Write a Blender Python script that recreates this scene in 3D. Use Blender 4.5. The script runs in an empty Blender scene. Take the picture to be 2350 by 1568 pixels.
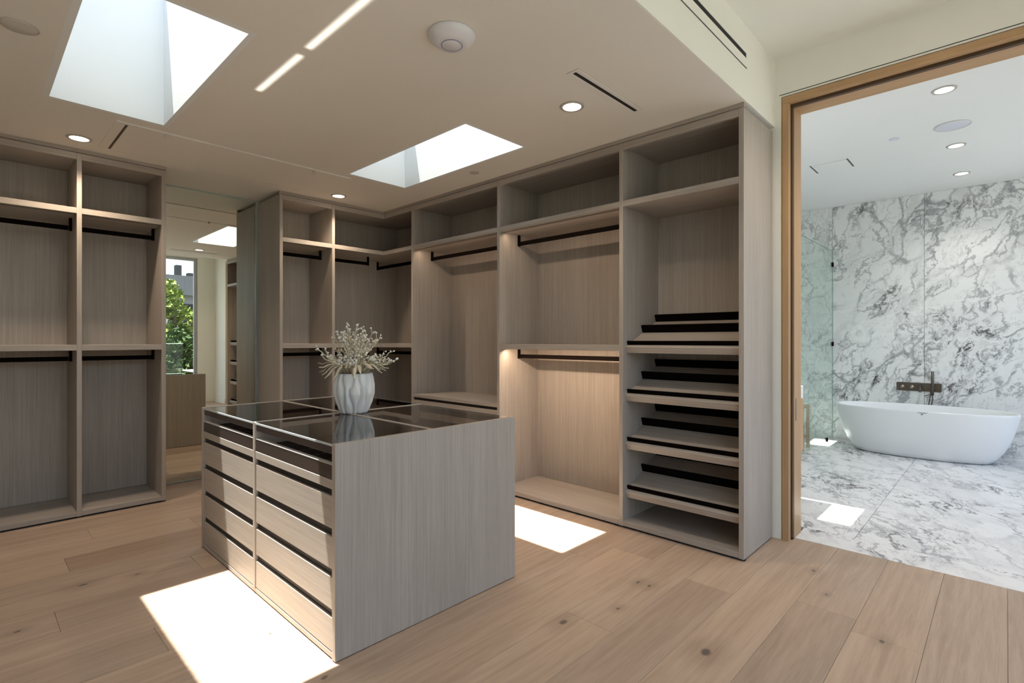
import bpy, bmesh, math, random
from mathutils import Vector, Matrix
random.seed(7)
S = bpy.context.scene
COL = S.collection

# ------------------------------------------------------------------ camera
YAW = math.atan2(1257.0, 1194.0)              # optical axis: 43.5 deg from +Y towards +X
cam = bpy.data.cameras.new('camera'); cam_o = bpy.data.objects.new('camera', cam); COL.objects.link(cam_o)
cam.sensor_width = 36.0; cam.sensor_fit = 'HORIZONTAL'
cam.lens = 36.0 * 1194.0 / 2350.0
cam.shift_y = -3.0 / 2350.0
cam.clip_start = 0.02; cam.clip_end = 300
n = math.hypot(1257.0, 1194.0)
# +X lies right/forward, +Y lies left/forward of the optical axis
fwd = Vector((1257.0 / n, 1194.0 / n, 0.0))
cam_o.location = (0, 0, 1.32)
cam_o.rotation_euler = fwd.to_track_quat('-Z', 'Y').to_euler()
S.camera = cam_o

# ------------------------------------------------------------------ world, sun, exposure
SUN_DIR = Vector((0.0755, -0.21, -1.0))        # direction the light travels
world = bpy.data.worlds.new('sky'); S.world = world; world.use_nodes = True
wn = world.node_tree.nodes; wl = world.node_tree.links
bg = wn['Background']
sky = wn.new('ShaderNodeTexSky'); sky.sky_type = 'NISHITA'; sky.sun_disc = False
sky.sun_elevation = math.asin(1.0 / SUN_DIR.length)
sky.sun_rotation = math.atan2(-SUN_DIR.x, -SUN_DIR.y)
sky.air_density = 1.0; sky.dust_density = 1.6; sky.ozone_density = 1.0
hsv = wn.new('ShaderNodeHueSaturation'); hsv.inputs['Saturation'].default_value = 0.72
wl.new(sky.outputs[0], hsv.inputs['Color']); wl.new(hsv.outputs[0], bg.inputs[0]); bg.inputs[1].default_value = 0.44

sun = bpy.data.lights.new('sun', 'SUN'); sun_o = bpy.data.objects.new('sun', sun); COL.objects.link(sun_o)
sun.energy = 21.0; sun.angle = math.radians(0.53); sun.color = (1.0, 0.96, 0.9)
sun_o.location = (0, 0, 12); sun_o.rotation_euler = SUN_DIR.to_track_quat('-Z', 'Y').to_euler()

S.view_settings.view_transform = 'Standard'; S.view_settings.look = 'None'
S.view_settings.gamma = 1.0; S.view_settings.use_curve_mapping = False
S.view_settings.exposure = 0.40
S.cycles.max_bounces = 12; S.cycles.diffuse_bounces = 6; S.cycles.glossy_bounces = 6
S.cycles.transparent_max_bounces = 24; S.cycles.transmission_bounces = 8
S.cycles.sample_clamp_indirect = 8.0
S.cycles.use_denoising = True

def portal(loc, direction, sx, sy):
    """sampling portal filling a real window opening (gives off nothing itself)"""
    l = bpy.data.lights.new('window_portal', 'AREA'); l.shape = 'RECTANGLE'; l.size = sx; l.size_y = sy
    l.cycles.is_portal = True
    o = bpy.data.objects.new('window_portal', l); COL.objects.link(o); o.location = loc
    o.rotation_euler = Vector(direction).to_track_quat('-Z', 'Y').to_euler()
    return o
# ------------------------------------------------------------------ material helpers
def new_mat(name):
    m = bpy.data.materials.new(name); m.use_nodes = True
    nt = m.node_tree; b = nt.nodes['Principled BSDF']
    return m, nt, b
def N(nt, t, **kw):
    nd = nt.nodes.new(t)
    for k, v in kw.items(): setattr(nd, k, v)
    return nd
def plain(name, col, rough=0.5, metal=0.0, spec=0.5):
    m, nt, b = new_mat(name)
    b.inputs['Base Color'].default_value = (*col, 1); b.inputs['Roughness'].default_value = rough
    b.inputs['Metallic'].default_value = metal; b.inputs['Specular IOR Level'].default_value = spec
    return m
def mth(nt, op, a, b=None, clamp=False):
    nd = N(nt, 'ShaderNodeMath', operation=op); nd.use_clamp = clamp
    for i, x in enumerate((a, b)):
        if x is None: continue
        if isinstance(x, (int, float)): nd.inputs[i].default_value = x
        else: nt.links.new(x, nd.inputs[i])
    return nd.outputs[0]
def smooth(nt, x, lo, hi):
    nd = N(nt, 'ShaderNodeMapRange', interpolation_type='SMOOTHSTEP')
    nt.links.new(x, nd.inputs['Value']); nd.inputs['From Min'].default_value = lo; nd.inputs['From Max'].default_value = hi
    return nd.outputs[0]
def mixc(nt, f, a, b, mode='MIX'):
    nd = N(nt, 'ShaderNodeMix', data_type='RGBA', blend_type=mode)
    for s, x in ((nd.inputs[0], f), (nd.inputs[6], a), (nd.inputs[7], b)):
        if isinstance(x, (int, float)): s.default_value = x
        elif isinstance(x, tuple): s.default_value = (*x, 1) if len(x) == 3 else x
        else: nt.links.new(x, s)
    return nd.outputs[2]
def noise(nt, vec, scale, detail=4.0, rough=0.55, dist=0.0):
    nd = N(nt, 'ShaderNodeTexNoise'); nd.inputs['Scale'].default_value = scale; nd.inputs['Detail'].default_value = detail
    nd.inputs['Roughness'].default_value = rough; nd.inputs['Distortion'].default_value = dist
    nt.links.new(vec, nd.inputs['Vector']); return nd.outputs['Fac'], nd.outputs['Color']
def obj_coords(nt, jitter=37.0):
    tc = N(nt, 'ShaderNodeTexCoord'); oi = N(nt, 'ShaderNodeObjectInfo')
    v = N(nt, 'ShaderNodeVectorMath', operation='ADD'); nt.links.new(tc.outputs['Object'], v.inputs[0])
    nt.links.new(mth(nt, 'MULTIPLY', oi.outputs['Random'], jitter), v.inputs[1])
    return v.outputs[0], oi.outputs['Random']
def scaled(nt, vec, s, rot=(0, 0, 0)):
    mp = N(nt, 'ShaderNodeMapping'); mp.inputs['Scale'].default_value = s; mp.inputs['Rotation'].default_value = rot
    nt.links.new(vec, mp.inputs['Vector']); return mp.outputs[0]

def oak_laminate(name, axis, light=(0.450, 0.403, 0.357), dark=(0.315, 0.274, 0.238)):
    """grey oak laminate, straight fine grain along the given axis"""
    m, nt, b = new_mat(name)
    vec, rnd = obj_coords(nt)
    k = [90.0, 90.0, 90.0]; k['xyz'.index(axis)] = 1.3
    f1, _ = noise(nt, scaled(nt, vec, k), 1.0, 5, 0.65)
    k2 = [240.0] * 3; k2['xyz'.index(axis)] = 6.0
    f2, _ = noise(nt, scaled(nt, vec, k2), 1.0, 3, 0.6)
    k3 = [9.0] * 3; k3['xyz'.index(axis)] = 0.7
    f3, _ = noise(nt, scaled(nt, vec, k3), 1.0, 2, 0.5)
    g = mth(nt, 'ADD', mth(nt, 'MULTIPLY', f1, 0.55), mth(nt, 'ADD', mth(nt, 'MULTIPLY', f2, 0.3), mth(nt, 'MULTIPLY', f3, 0.25)))
    g = smooth(nt, g, 0.30, 0.80)
    nt.links.new(mixc(nt, g, dark, light), b.inputs['Base Color'])
    b.inputs['Roughness'].default_value = 0.5; b.inputs['Specular IOR Level'].default_value = 0.35
    bp = N(nt, 'ShaderNodeBump'); bp.inputs['Strength'].default_value = 0.06; bp.inputs['Distance'].default_value = 0.002
    nt.links.new(f1, bp.inputs['Height']); nt.links.new(bp.outputs[0], b.inputs['Normal'])
    return m

KNOTS = [(1.932, 1.503, .020), (2.161, .921, .026), (2.534, 1.39, .013), (2.214, 1.385, .010), (2.528, 1.455, .012), (2.767, .394, .014),
         (3.349, .80, .012), (3.081, .675, .008), (.44, 3.609, .018), (.672, 3.554, .012), (.166, 3.246, .012), (.971, 1.934, .014), (.95, 2.40, .010),
         (.89, 3.06, .012), (2.35, .13, .014), (-.3, 2.4, .02), (1.5, .6, .02)]
def floor_oak():
    m, nt, b = new_mat('oiled_oak_floor')
    vec, rnd = obj_coords(nt)
    f1, _ = noise(nt, scaled(nt, vec, (2.2, 42, 42)), 1.0, 6, 0.62, 0.6)
    f2, _ = noise(nt, scaled(nt, vec, (9, 240, 240)), 1.0, 3, 0.6)
    f3, _ = noise(nt, scaled(nt, vec, (0.8, 7.0, 7.0)), 1.0, 3, 0.5, 1.2)
    w = N(nt, 'ShaderNodeTexWave', wave_type='BANDS', bands_direction='Y'); w.inputs['Scale'].default_value = 7.0
    w.inputs['Distortion'].default_value = 9.0; w.inputs['Detail'].default_value = 3; w.inputs['Detail Scale'].default_value = 0.7
    nt.links.new(scaled(nt, vec, (0.28, 1.0, 1.0)), w.inputs['Vector'])
    g = mth(nt, 'ADD', mth(nt, 'MULTIPLY', f1, 0.42), mth(nt, 'ADD', mth(nt, 'MULTIPLY', f2, 0.2), mth(nt, 'ADD', mth(nt, 'MULTIPLY', f3, 0.33), mth(nt, 'MULTIPLY', w.outputs['Fac'], 0.03))))
    g = smooth(nt, g, 0.26, 0.74)
    c = mixc(nt, g, (0.350, 0.255, 0.188), (0.525, 0.408, 0.315))
    # each board a little lighter, darker or greyer than the next
    tone = N(nt, 'ShaderNodeValToRGB'); nt.links.new(rnd, tone.inputs[0])
    e = tone.color_ramp.elements; e[0].position = 0.0; e[0].color = (0.90, 0.885, 0.875, 1); e[1].position = 1.0; e[1].color = (1.06, 1.04, 1.0, 1)
    for p, q in ((0.12, (0.94, 0.935, 0.93, 1)), (0.3, (0.97, 0.965, 0.96, 1)), (0.7, (1.02, 1.0, 0.97, 1))):
        x = e.new(p); x.color = q
    c = mixc(nt, 1.0, c, tone.outputs[0], 'MULTIPLY')
    oi = N(nt, 'ShaderNodeObjectInfo'); c = mixc(nt, 1.0, c, oi.outputs['Color'], 'MULTIPLY')
    geo = N(nt, 'ShaderNodeNewGeometry')
    wob = N(nt, 'ShaderNodeVectorMath', operation='ADD')
    _, nc = noise(nt, geo.outputs['Position'], 45.0, 2)
    sc = N(nt, 'ShaderNodeVectorMath', operation='SCALE'); nt.links.new(nc, sc.inputs[0]); sc.inputs['Scale'].default_value = 0.014
    nt.links.new(geo.outputs['Position'], wob.inputs[0]); nt.links.new(sc.outputs[0], wob.inputs[1])
    p = scaled(nt, wob.outputs[0], (0.62, 1.0, 0.0))
    acc = None; halo = None
    for kx, ky, r in KNOTS:
        d = N(nt, 'ShaderNodeVectorMath', operation='DISTANCE'); nt.links.new(p, d.inputs[0]); d.inputs[1].default_value = ((kx + .007) * 0.62, ky + .007, 0)
        q = mth(nt, 'DIVIDE', d.outputs['Value'], r)
        acc = q if acc is None else mth(nt, 'MINIMUM', acc, q)
    core = smooth(nt, acc, 1.0, 0.35); halo = smooth(nt, acc, 5.0, 0.6)
    c = mixc(nt, mth(nt, 'MULTIPLY', halo, 0.28), c, (0.16, 0.11, 0.08))
    c = mixc(nt, mth(nt, 'MULTIPLY', core, 0.8), c, (0.075, 0.06, 0.055))
    nt.links.new(c, b.inputs['Base Color'])
    b.inputs['Roughness'].default_value = 0.48; b.inputs['Specular IOR Level'].default_value = 0.35
    bp = N(nt, 'ShaderNodeBump'); bp.inputs['Strength'].default_value = 0.08; bp.inputs['Distance'].default_value = 0.002
    nt.links.new(f1, bp.inputs['Height']); nt.links.new(bp.outputs[0], b.inputs['Normal'])
    return m

def marble(name, rot, stretch, seed, dark_amt, base=(0.80, 0.81, 0.82), grey=(0.42, 0.43, 0.45), vein=(0.10, 0.085, 0.10), cells=0.6, rough=0.16, white_vein=True, wide=1.0):
    """white marble with soft grey clouds, a net of fine grey veins and clusters of near-black veins"""
    m, nt, b = new_mat(name)
    vec, rnd = obj_coords(nt, 9.0)
    off = N(nt, 'ShaderNodeVectorMath', operation='ADD'); nt.links.new(vec, off.inputs[0]); off.inputs[1].default_value = (seed, seed * 1.7, seed * 0.6)
    _, wc = noise(nt, off.outputs[0], 2.2, 5, 0.6)
    wsub = N(nt, 'ShaderNodeVectorMath', operation='SUBTRACT'); nt.links.new(wc, wsub.inputs[0]); wsub.inputs[1].default_value = (.5, .5, .5)
    wsc = N(nt, 'ShaderNodeVectorMath', operation='SCALE'); nt.links.new(wsub.outputs[0], wsc.inputs[0]); wsc.inputs['Scale'].default_value = 0.42
    wv = N(nt, 'ShaderNodeVectorMath', operation='ADD'); nt.links.new(off.outputs[0], wv.inputs[0]); nt.links.new(wsc.outputs[0], wv.inputs[1])
    st = scaled(nt, scaled(nt, wv.outputs[0], (1, 1, 1), rot), stretch)
    def ridge(vec_, scale, width, det=5, rgh=0.55):
        f, _ = noise(nt, vec_, scale, det, rgh)
        a = mth(nt, 'ABSOLUTE', mth(nt, 'SUBTRACT', f, 0.5))
        return smooth(nt, a, width, 0.0)
    cloud, _ = noise(nt, st, 1.3, 4, 0.55)
    cloudm = smooth(nt, cloud, 0.45, 0.80)
    broad = ridge(st, 1.1, 0.035)
    fine = ridge(st, 2.6, 0.022, 6, 0.6)
    fine2 = ridge(st, 5.5, 0.016, 5, 0.6)
    vo = N(nt, 'ShaderNodeTexVoronoi', feature='DISTANCE_TO_EDGE'); vo.inputs['Scale'].default_value = 4.2
    nt.links.new(st, vo.inputs['Vector'])
    net = smooth(nt, vo.outputs['Distance'], 0.045 * wide, 0.004)
    vo2 = N(nt, 'ShaderNodeTexVoronoi', feature='DISTANCE_TO_EDGE'); vo2.inputs['Scale'].default_value = 8.5
    nt.links.new(st, vo2.inputs['Vector'])
    nmask, _ = noise(nt, off.outputs[0], 1.6, 3)
    net = mth(nt, 'MULTIPLY', net, smooth(nt, nmask, 0.40, 0.60))
    net = mth(nt, 'MAXIMUM', net, mth(nt, 'MULTIPLY', smooth(nt, vo2.outputs['Distance'], 0.035 * wide, 0.004), smooth(nt, nmask, 0.52, 0.66)))
    mask, _ = noise(nt, off.outputs[0], 1.25, 3, 0.6)
    maskm = smooth(nt, mask, 0.50, 0.64)
    jag, _ = noise(nt, st, 16.0, 4, 0.7)
    darkv = mth(nt, 'MULTIPLY', ridge(st, 1.7, 0.024 * wide, 7, 0.68), mth(nt, 'MULTIPLY', maskm, smooth(nt, jag, 0.44, 0.56)))
    dark2 = mth(nt, 'MULTIPLY', ridge(st, 3.9, 0.024 * wide, 7, 0.66), mth(nt, 'MULTIPLY', maskm, smooth(nt, jag, 0.46, 0.58)))
    c = mixc(nt, mth(nt, 'MULTIPLY', cloudm, 0.24), base, grey)
    c = mixc(nt, mth(nt, 'MULTIPLY', broad, 0.22), c, grey)
    c = mixc(nt, mth(nt, 'MULTIPLY', net, cells), c, (grey[0] * 0.72, grey[1] * 0.74, grey[2] * 0.76))
    c = mixc(nt, mth(nt, 'MULTIPLY', fine, 0.62), c, (grey[0] * 0.6, grey[1] * 0.6, grey[2] * 0.62))
    c = mixc(nt, mth(nt, 'MULTIPLY', fine2, 0.28), c, (grey[0] * 0.7, grey[1] * 0.7, grey[2] * 0.72))
    c = mixc(nt, mth(nt, 'MULTIPLY', darkv, dark_amt), c, vein)
    c = mixc(nt, mth(nt, 'MULTIPLY', dark2, dark_amt * 0.85), c, vein)
    if white_vein:
        w2 = scaled(nt, scaled(nt, wv.outputs[0], (1, 1, 1), (rot[0] + math.radians(-48), 0, 0)), (1, 0.10, 1.0))
        wr = ridge(w2, 1.0, 0.007, 3, 0.45)
        c = mixc(nt, mth(nt, 'MULTIPLY', wr, 0.75), c, (0.86, 0.87, 0.87))
    nt.links.new(c, b.inputs['Base Color']); b.inputs['Roughness'].default_value = rough
    b.inputs['Specular IOR Level'].default_value = 0.4
    return m

def thin_glass(name, tint=(0.97, 0.985, 0.98), ior=1.5, boost=1.0):
    m = bpy.data.materials.new(name); m.use_nodes = True; nt = m.node_tree; nt.nodes.clear()
    out = N(nt, 'ShaderNodeOutputMaterial'); mx = N(nt, 'ShaderNodeMixShader')
    tr = N(nt, 'ShaderNodeBsdfTransparent'); tr.inputs[0].default_value = (*tint, 1)
    gl = N(nt, 'ShaderNodeBsdfGlossy'); gl.inputs['Roughness'].default_value = 0.0; gl.inputs[0].default_value = (1, 1, 1, 1)
    fr = N(nt, 'ShaderNodeFresnel'); fr.inputs[0].default_value = ior
    ge = N(nt, 'ShaderNodeNewGeometry')
    front = mth(nt, 'SUBTRACT', 1.0, ge.outputs['Backfacing'])
    f = mth(nt, 'MULTIPLY', mth(nt, 'MULTIPLY', fr.outputs[0], front), boost, True)
    nt.links.new(f, mx.inputs[0]); nt.links.new(tr.outputs[0], mx.inputs[1]); nt.links.new(gl.outputs[0], mx.inputs[2])
    nt.links.new(mx.outputs[0], out.inputs[0]); return m
def emit(name, col, strength):
    m = bpy.data.materials.new(name); m.use_nodes = True; nt = m.node_tree; nt.nodes.clear()
    out = N(nt, 'ShaderNodeOutputMaterial'); e = N(nt, 'ShaderNodeEmission'); e.inputs[0].default_value = (*col, 1); e.inputs[1].default_value = strength
    nt.links.new(e.outputs[0], out.inputs[0]); return m
def paint(name, col):
    m, nt, b = new_mat(name)
    vec, _ = obj_coords(nt, 0)
    f, _ = noise(nt, vec, 90.0, 3); f2, _ = noise(nt, vec, 0.9, 3)
    nt.links.new(mixc(nt, f2, tuple(c * 0.985 for c in col), tuple(min(1, c * 1.015) for c in col)), b.inputs['Base Color'])
    b.inputs['Roughness'].default_value = 0.6; b.inputs['Specular IOR Level'].default_value = 0.25
    bp = N(nt, 'ShaderNodeBump'); bp.inputs['Strength'].default_value = 0.03; bp.inputs['Distance'].default_value = 0.001
    nt.links.new(f, bp.inputs['Height']); nt.links.new(bp.outputs[0], b.inputs['Normal']); return m
def leaf_mat(name, a, b_):
    m, nt, b = new_mat(name)
    ge = N(nt, 'ShaderNodeNewGeometry')
    nt.links.new(mixc(nt, ge.outputs['Random Per Island'], a, b_), b.inputs['Base Color'])
    b.inputs['Roughness'].default_value = 0.55
    b.inputs['Subsurface Weight'].default_value = 0.0
    return m
def jamb_oak(name, axis):
    return oak_laminate(name, axis, (0.54, 0.345, 0.185), (0.40, 0.245, 0.125))

OZ = oak_laminate('grey_oak_upright', 'z'); OX = oak_laminate('grey_oak_along_x', 'x'); OY = oak_laminate('grey_oak_along_y', 'y')
JZ = jamb_oak('door_oak_upright', 'z'); JY = jamb_oak('door_oak_head', 'y')
FLOOR = floor_oak()
WHITE = paint('white_ceiling_paint', (0.80, 0.765, 0.70)); CREAM = paint('cream_wall_paint', (0.83, 0.82, 0.75))
BATHP = paint('bathroom_white_paint', (0.82, 0.825, 0.815)); SHAFT = paint('skylight_white_paint', (0.80, 0.815, 0.80))
MW = marble('marble_wall', (math.radians(62), 0, 0), (0.8, 0.36, 0.85), 3.1, 1.0, base=(0.82, 0.825, 0.82), grey=(0.36, 0.37, 0.38), vein=(0.045, 0.030, 0.040), cells=0.8, wide=1.5)
MS = marble('marble_shower', (math.radians(75), 0, 0), (1.0, 0.6, 1.0), 11.3, 0.35, base=(0.84, 0.85, 0.84), white_vein=False)
MF = marble('marble_floor', (0, 0, math.radians(-28)), (0.26, 0.85, 1.0), 6.2, 1.0, base=(0.83, 0.83, 0.84), grey=(0.44, 0.44, 0.48), cells=0.42, rough=0.22, white_vein=False, wide=1.25)
BRONZE = plain('dark_bronze', (0.007, 0.005, 0.0045), 0.7, 0.0, 0.0)
PULL = plain('black_pull_recess', (0.012, 0.009, 0.008), 0.6)
BLACK = plain('black_gap', (0.010, 0.009, 0.009), 0.7)
VELVET = plain('dark_felt', (0.035, 0.030, 0.030), 0.85)
DARKWOOD = plain('dark_stained_oak', (0.050, 0.036, 0.030), 0.32)
METAL = plain('bright_edge_metal', (0.60, 0.59, 0.58), 0.3, 0.3)
STEEL = plain('window_frame_grey', (0.42, 0.43, 0.44), 0.45, 0.3)
GUN = plain('gunmetal_brass', (0.14, 0.12, 0.10), 0.35, 0.9)
PLASTIC = plain('white_plastic', (0.74, 0.73, 0.76), 0.4)
TRIMW = plain('white_trim', (0.78, 0.76, 0.72), 0.45)
ACRYL = plain('white_tub_acrylic', (0.84, 0.85, 0.87), 0.22)
GLASS = thin_glass('clear_glass'); GREENGLASS = thin_glass('greenish_shower_glass', (0.91, 0.965, 0.94))
TOPGLASS = thin_glass('smoked_table_glass', (0.62, 0.60, 0.58), 1.55, 1.0)
LENS = emit('lit_lamp_lens', (1.0, 0.86, 0.72), 9.0)
LEDSTRIP = emit('lit_strip', (1.0, 0.82, 0.64), 2.0)
def mirror_mat():
    m, nt, b = new_mat('mirror_silver'); b.inputs['Base Color'].default_value = (0.80, 0.82, 0.76, 1)
    b.inputs['Metallic'].default_value = 1.0; b.inputs['Roughness'].default_value = 0.0; return m
MIRROR = mirror_mat()
# ------------------------------------------------------------------ object helpers
WL = {}                                        # world location of every object made here
def meta(o, label=None, cat=None, group=None, kind=None):
    if label: o['label'] = label
    if cat: o['category'] = cat
    if group: o['group'] = group
    if kind: o['kind'] = kind
    return o
def empty(name, loc, label=None, cat=None, group=None, kind=None, parent=None):
    o = bpy.data.objects.new(name, None); COL.objects.link(o); o.empty_display_size = 0.1
    w = Vector(loc); WL[o] = w
    if parent: o.parent = parent; o.location = w - WL[parent]
    else: o.location = w
    return meta(o, label, cat, group, kind)
def link(name, me, loc, parent=None, **kw):
    o = bpy.data.objects.new(name, me); COL.objects.link(o); w = Vector(loc); WL[o] = w
    if parent is not None: o.parent = parent; o.location = w - WL[parent]
    else: o.location = w
    return meta(o, **kw)
CACHE = {}
def box(name, x0, x1, y0, y1, z0, z1, mat, parent=None, bev=0.0012, **kw):
    d = (round(abs(x1 - x0), 5), round(abs(y1 - y0), 5), round(abs(z1 - z0), 5))
    key = (d, mat.name, bev)
    if key not in CACHE:
        bm = bmesh.new(); bmesh.ops.create_cube(bm, size=1.0)
        bmesh.ops.scale(bm, vec=d, verts=bm.verts)
        if bev and min(d) > bev * 2.5:
            bmesh.ops.bevel(bm, geom=bm.edges[:], offset=bev, segments=1, affect='EDGES')
        me = bpy.data.meshes.new(name); bm.to_mesh(me); bm.free(); me.materials.append(mat); CACHE[key] = me
    return link(name, CACHE[key], ((x0 + x1) / 2, (y0 + y1) / 2, (z0 + z1) / 2), parent, **kw)
def mesh_obj(name, bm, mat, loc=(0, 0, 0), parent=None, smooth_=False, **kw):
    """bm holds world coordinates; the object's origin is put at loc"""
    bmesh.ops.translate(bm, vec=-Vector(loc), verts=bm.verts)
    bmesh.ops.recalc_face_normals(bm, faces=bm.faces[:])
    me = bpy.data.meshes.new(name); bm.to_mesh(me); bm.free()
    for mm in (mat if isinstance(mat, (list, tuple)) else [mat]): me.materials.append(mm)
    if smooth_:
        for p in me.polygons: p.use_smooth = True
    return link(name, me, loc, parent, **kw)
def add_box(bm, x0, x1, y0, y1, z0, z1):
    r = bmesh.ops.create_cube(bm, size=1.0)
    bmesh.ops.scale(bm, vec=(abs(x1 - x0), abs(y1 - y0), abs(z1 - z0)), verts=r['verts'])
    bmesh.ops.translate(bm, vec=((x0 + x1) / 2, (y0 + y1) / 2, (z0 + z1) / 2), verts=r['verts'])
def multi(name, boxes, mat, parent=None, **kw):
    bm = bmesh.new()
    for b in boxes: add_box(bm, *b)
    c = Vector((sum(b[0] + b[1] for b in boxes) / 2 / len(boxes), sum(b[2] + b[3] for b in boxes) / 2 / len(boxes), min(b[4] for b in boxes)))
    return mesh_obj(name, bm, mat, c, parent, **kw)
def prism(name, pts, y0, y1, mat, parent=None, **kw):
    """profile in (x, z) extruded along y"""
    bm = bmesh.new()
    a = [bm.verts.new((p[0], y0, p[1])) for p in pts]; b = [bm.verts.new((p[0], y1, p[1])) for p in pts]
    bm.faces.new(a); bm.faces.new(b[::-1]); k = len(pts)
    for i in range(k): bm.faces.new((a[i], b[i], b[(i + 1) % k], a[(i + 1) % k]))
    c = (sum(p[0] for p in pts) / k, (y0 + y1) / 2, min(p[1] for p in pts))
    return mesh_obj(name, bm, mat, c, parent, **kw)
def add_lathe(bm, prof, c, seg=40, close=True):
    rings = []
    for r, z in prof:
        if r < 1e-5: rings.append([bm.verts.new((c[0], c[1], c[2] + z))])
        else: rings.append([bm.verts.new((c[0] + r * math.cos(2 * math.pi * i / seg), c[1] + r * math.sin(2 * math.pi * i / seg), c[2] + z)) for i in range(seg)])
    for A, B in zip(rings, rings[1:]):
        for i in range(seg):
            j = (i + 1) % seg
            if len(A) == 1 and len(B) > 1: bm.faces.new((A[0], B[j], B[i]))
            elif len(B) == 1 and len(A) > 1: bm.faces.new((A[i], A[j], B[0]))
            elif len(A) > 1: bm.faces.new((A[i], A[j], B[j], B[i]))
def lathe(name, prof, c, mat, parent=None, seg=40, **kw):
    bm = bmesh.new(); add_lathe(bm, prof, c, seg); return mesh_obj(name, bm, mat, c, parent, True, **kw)
def add_tube(bm, pts, rad, seg=6):
    pts = [Vector(p) for p in pts]; rings = []
    for i, p in enumerate(pts):
        t = (pts[min(i + 1, len(pts) - 1)] - pts[max(i - 1, 0)]).normalized()
        u = t.orthogonal().normalized(); v = t.cross(u)
        if rings and i:                           # keep the frame from twisting
            u = (pu - t * pu.dot(t)).normalized(); v = t.cross(u)
        pu = u; r = rad[i] if isinstance(rad, (list, tuple)) else rad
        rings.append([bm.verts.new(p + (u * math.cos(2 * math.pi * k / seg) + v * math.sin(2 * math.pi * k / seg)) * r) for k in range(seg)])
    for A, B in zip(rings, rings[1:]):
        for k in range(seg): bm.faces.new((A[k], A[(k + 1) % seg], B[(k + 1) % seg], B[k]))
    bm.faces.new(rings[0][::-1]); bm.faces.new(rings[-1])
def tube(name, pts, rad, mat, parent=None, seg=10, **kw):
    bm = bmesh.new(); add_tube(bm, pts, rad, seg); return mesh_obj(name, bm, mat, pts[0], parent, True, **kw)
def add_ball(bm, c, r, sub=1):
    g = bmesh.ops.create_icosphere(bm, subdivisions=sub, radius=r); bmesh.ops.translate(bm, vec=c, verts=g['verts'])

# ------------------------------------------------------------------ dimensions read off the photograph (metres)
CEIL = 2.74; UPPER = 3.185; SOFFIT_Y = 1.12
XF, XB = 3.19, 3.71                            # right-hand wardrobes: front and back
YF, YB = 4.985, 5.505                          # rear wardrobes: front and back
XW = 3.73; XO = 3.96                           # door wall: closet face, bathroom face
XBATH = 8.1; BCEIL = 3.115
LEFTX = -1.5; BACKY = -1.3

# ------------------------------------------------------------------ setting: floors
fl = box('floor', LEFTX - .12, 3.82, BACKY - .12, 5.70, -0.12, -0.0135, BLACK, bev=0, kind='structure')
PITCH = 0.2585; k0 = -6
rr = random.Random(11)
joints = {5: [2.015], 15: [0.415], 12: [0.301], 6: [0.9], 3: [1.62], 2: [2.9], 1: [0.75], 4: [0.2, 2.75], 7: [2.6], 0: [1.9], 8: [0.55, 2.9], 16: [1.15], 14: [-0.3, 2.2], 13: [0.95], 11: [-0.6], 10: [0.6]}
for k in range(-5, 22):
    ya = -0.005 + PITCH * k; yb = ya + PITCH
    ya2, yb2 = max(ya, BACKY), min(yb, 5.575)
    if yb2 - ya2 < 0.02: continue
    js = list(joints.get(k, []))
    x = (js[0] if js else rr.uniform(-1, 1.4))
    if not js: js = [x]
    while js[0] - 1.95 > LEFTX + 0.4: js.insert(0, js[0] - rr.uniform(1.8, 2.1))
    while js[-1] + 2.0 < 3.82 - 0.4: js.append(js[-1] + rr.uniform(1.7, 2.1))
    xs = [LEFTX] + js + [3.82]
    for xa, xb in zip(xs, xs[1:]):
        pk = box('plank', xa + 0.0005, xb - 0.0005, ya2 + 0.0005, yb2 - 0.0005, -0.013, 0.0, FLOOR, fl, bev=0.0011)
        if k == 15 and abs(xa - 0.415) < .01: pk.color = (0.80, 0.76, 0.74, 1)   # the one noticeably darker board

bf = box('floor', 3.8205, XBATH + .12, -2.12, 3.12, -0.12, -0.0205, BLACK, bev=0, kind='structure')
for xa, xb, ya, yb in ((3.8215, 4.083, -0.62, 1.03), (4.086, 6.10, 0.7335, 2.09), (4.086, 6.10, -2.0, 0.7305), (6.103, 8.0985, 0.7335, 2.96), (6.103, 8.0985, -2.0, 0.7305)):
    box('marble_slab', xa, xb, ya, yb, -0.02, 0.0005, MF, bf, bev=0.001)

# ------------------------------------------------------------------ setting: walls
box('wall_rear', LEFTX, XW, 5.575, 5.70, -.0135, CEIL, CREAM, bev=0, kind='structure')
box('wall_left', LEFTX - 0.12, LEFTX, BACKY - 0.12, 5.70, -.0135, 3.30, CREAM, bev=0, kind='structure')
DZ = 2.930                                     # top of the door casing
multi('wall_right', [(XW, XO, 1.080, 5.70, -.0135, 3.30), (XW, XO, -0.62, 1.080, DZ, 3.30), (XW, XO, BACKY - 0.12, -0.62, -.0135, 3.30)], CREAM, kind='structure')
box('wall_soffit', LEFTX, XW, SOFFIT_Y, SOFFIT_Y + 0.012, CEIL, 3.30, CREAM, bev=0, kind='structure')
WX0, WX1, WZ = -1.10, 3.40, 3.05
multi('wall_front', [(LEFTX, WX0, BACKY - 0.12, BACKY, -.0135, 3.30), (WX1, XW, BACKY - 0.12, BACKY, -.0135, 3.30), (WX0, WX1, BACKY - 0.12, BACKY, WZ, 3.30)], CREAM, kind='structure')
for nm, a in (('baseboard_front', (WX1 + .002, XW - .014, BACKY, BACKY + .013, 0, .11)), ('baseboard_right', (XW - .013, XW, BACKY + .014, -0.64, 0, .11)), ('baseboard_left', (LEFTX, LEFTX + .013, BACKY, 5.57, 0, .11))):
    box(nm, *a, CREAM, kind='structure')

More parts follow.
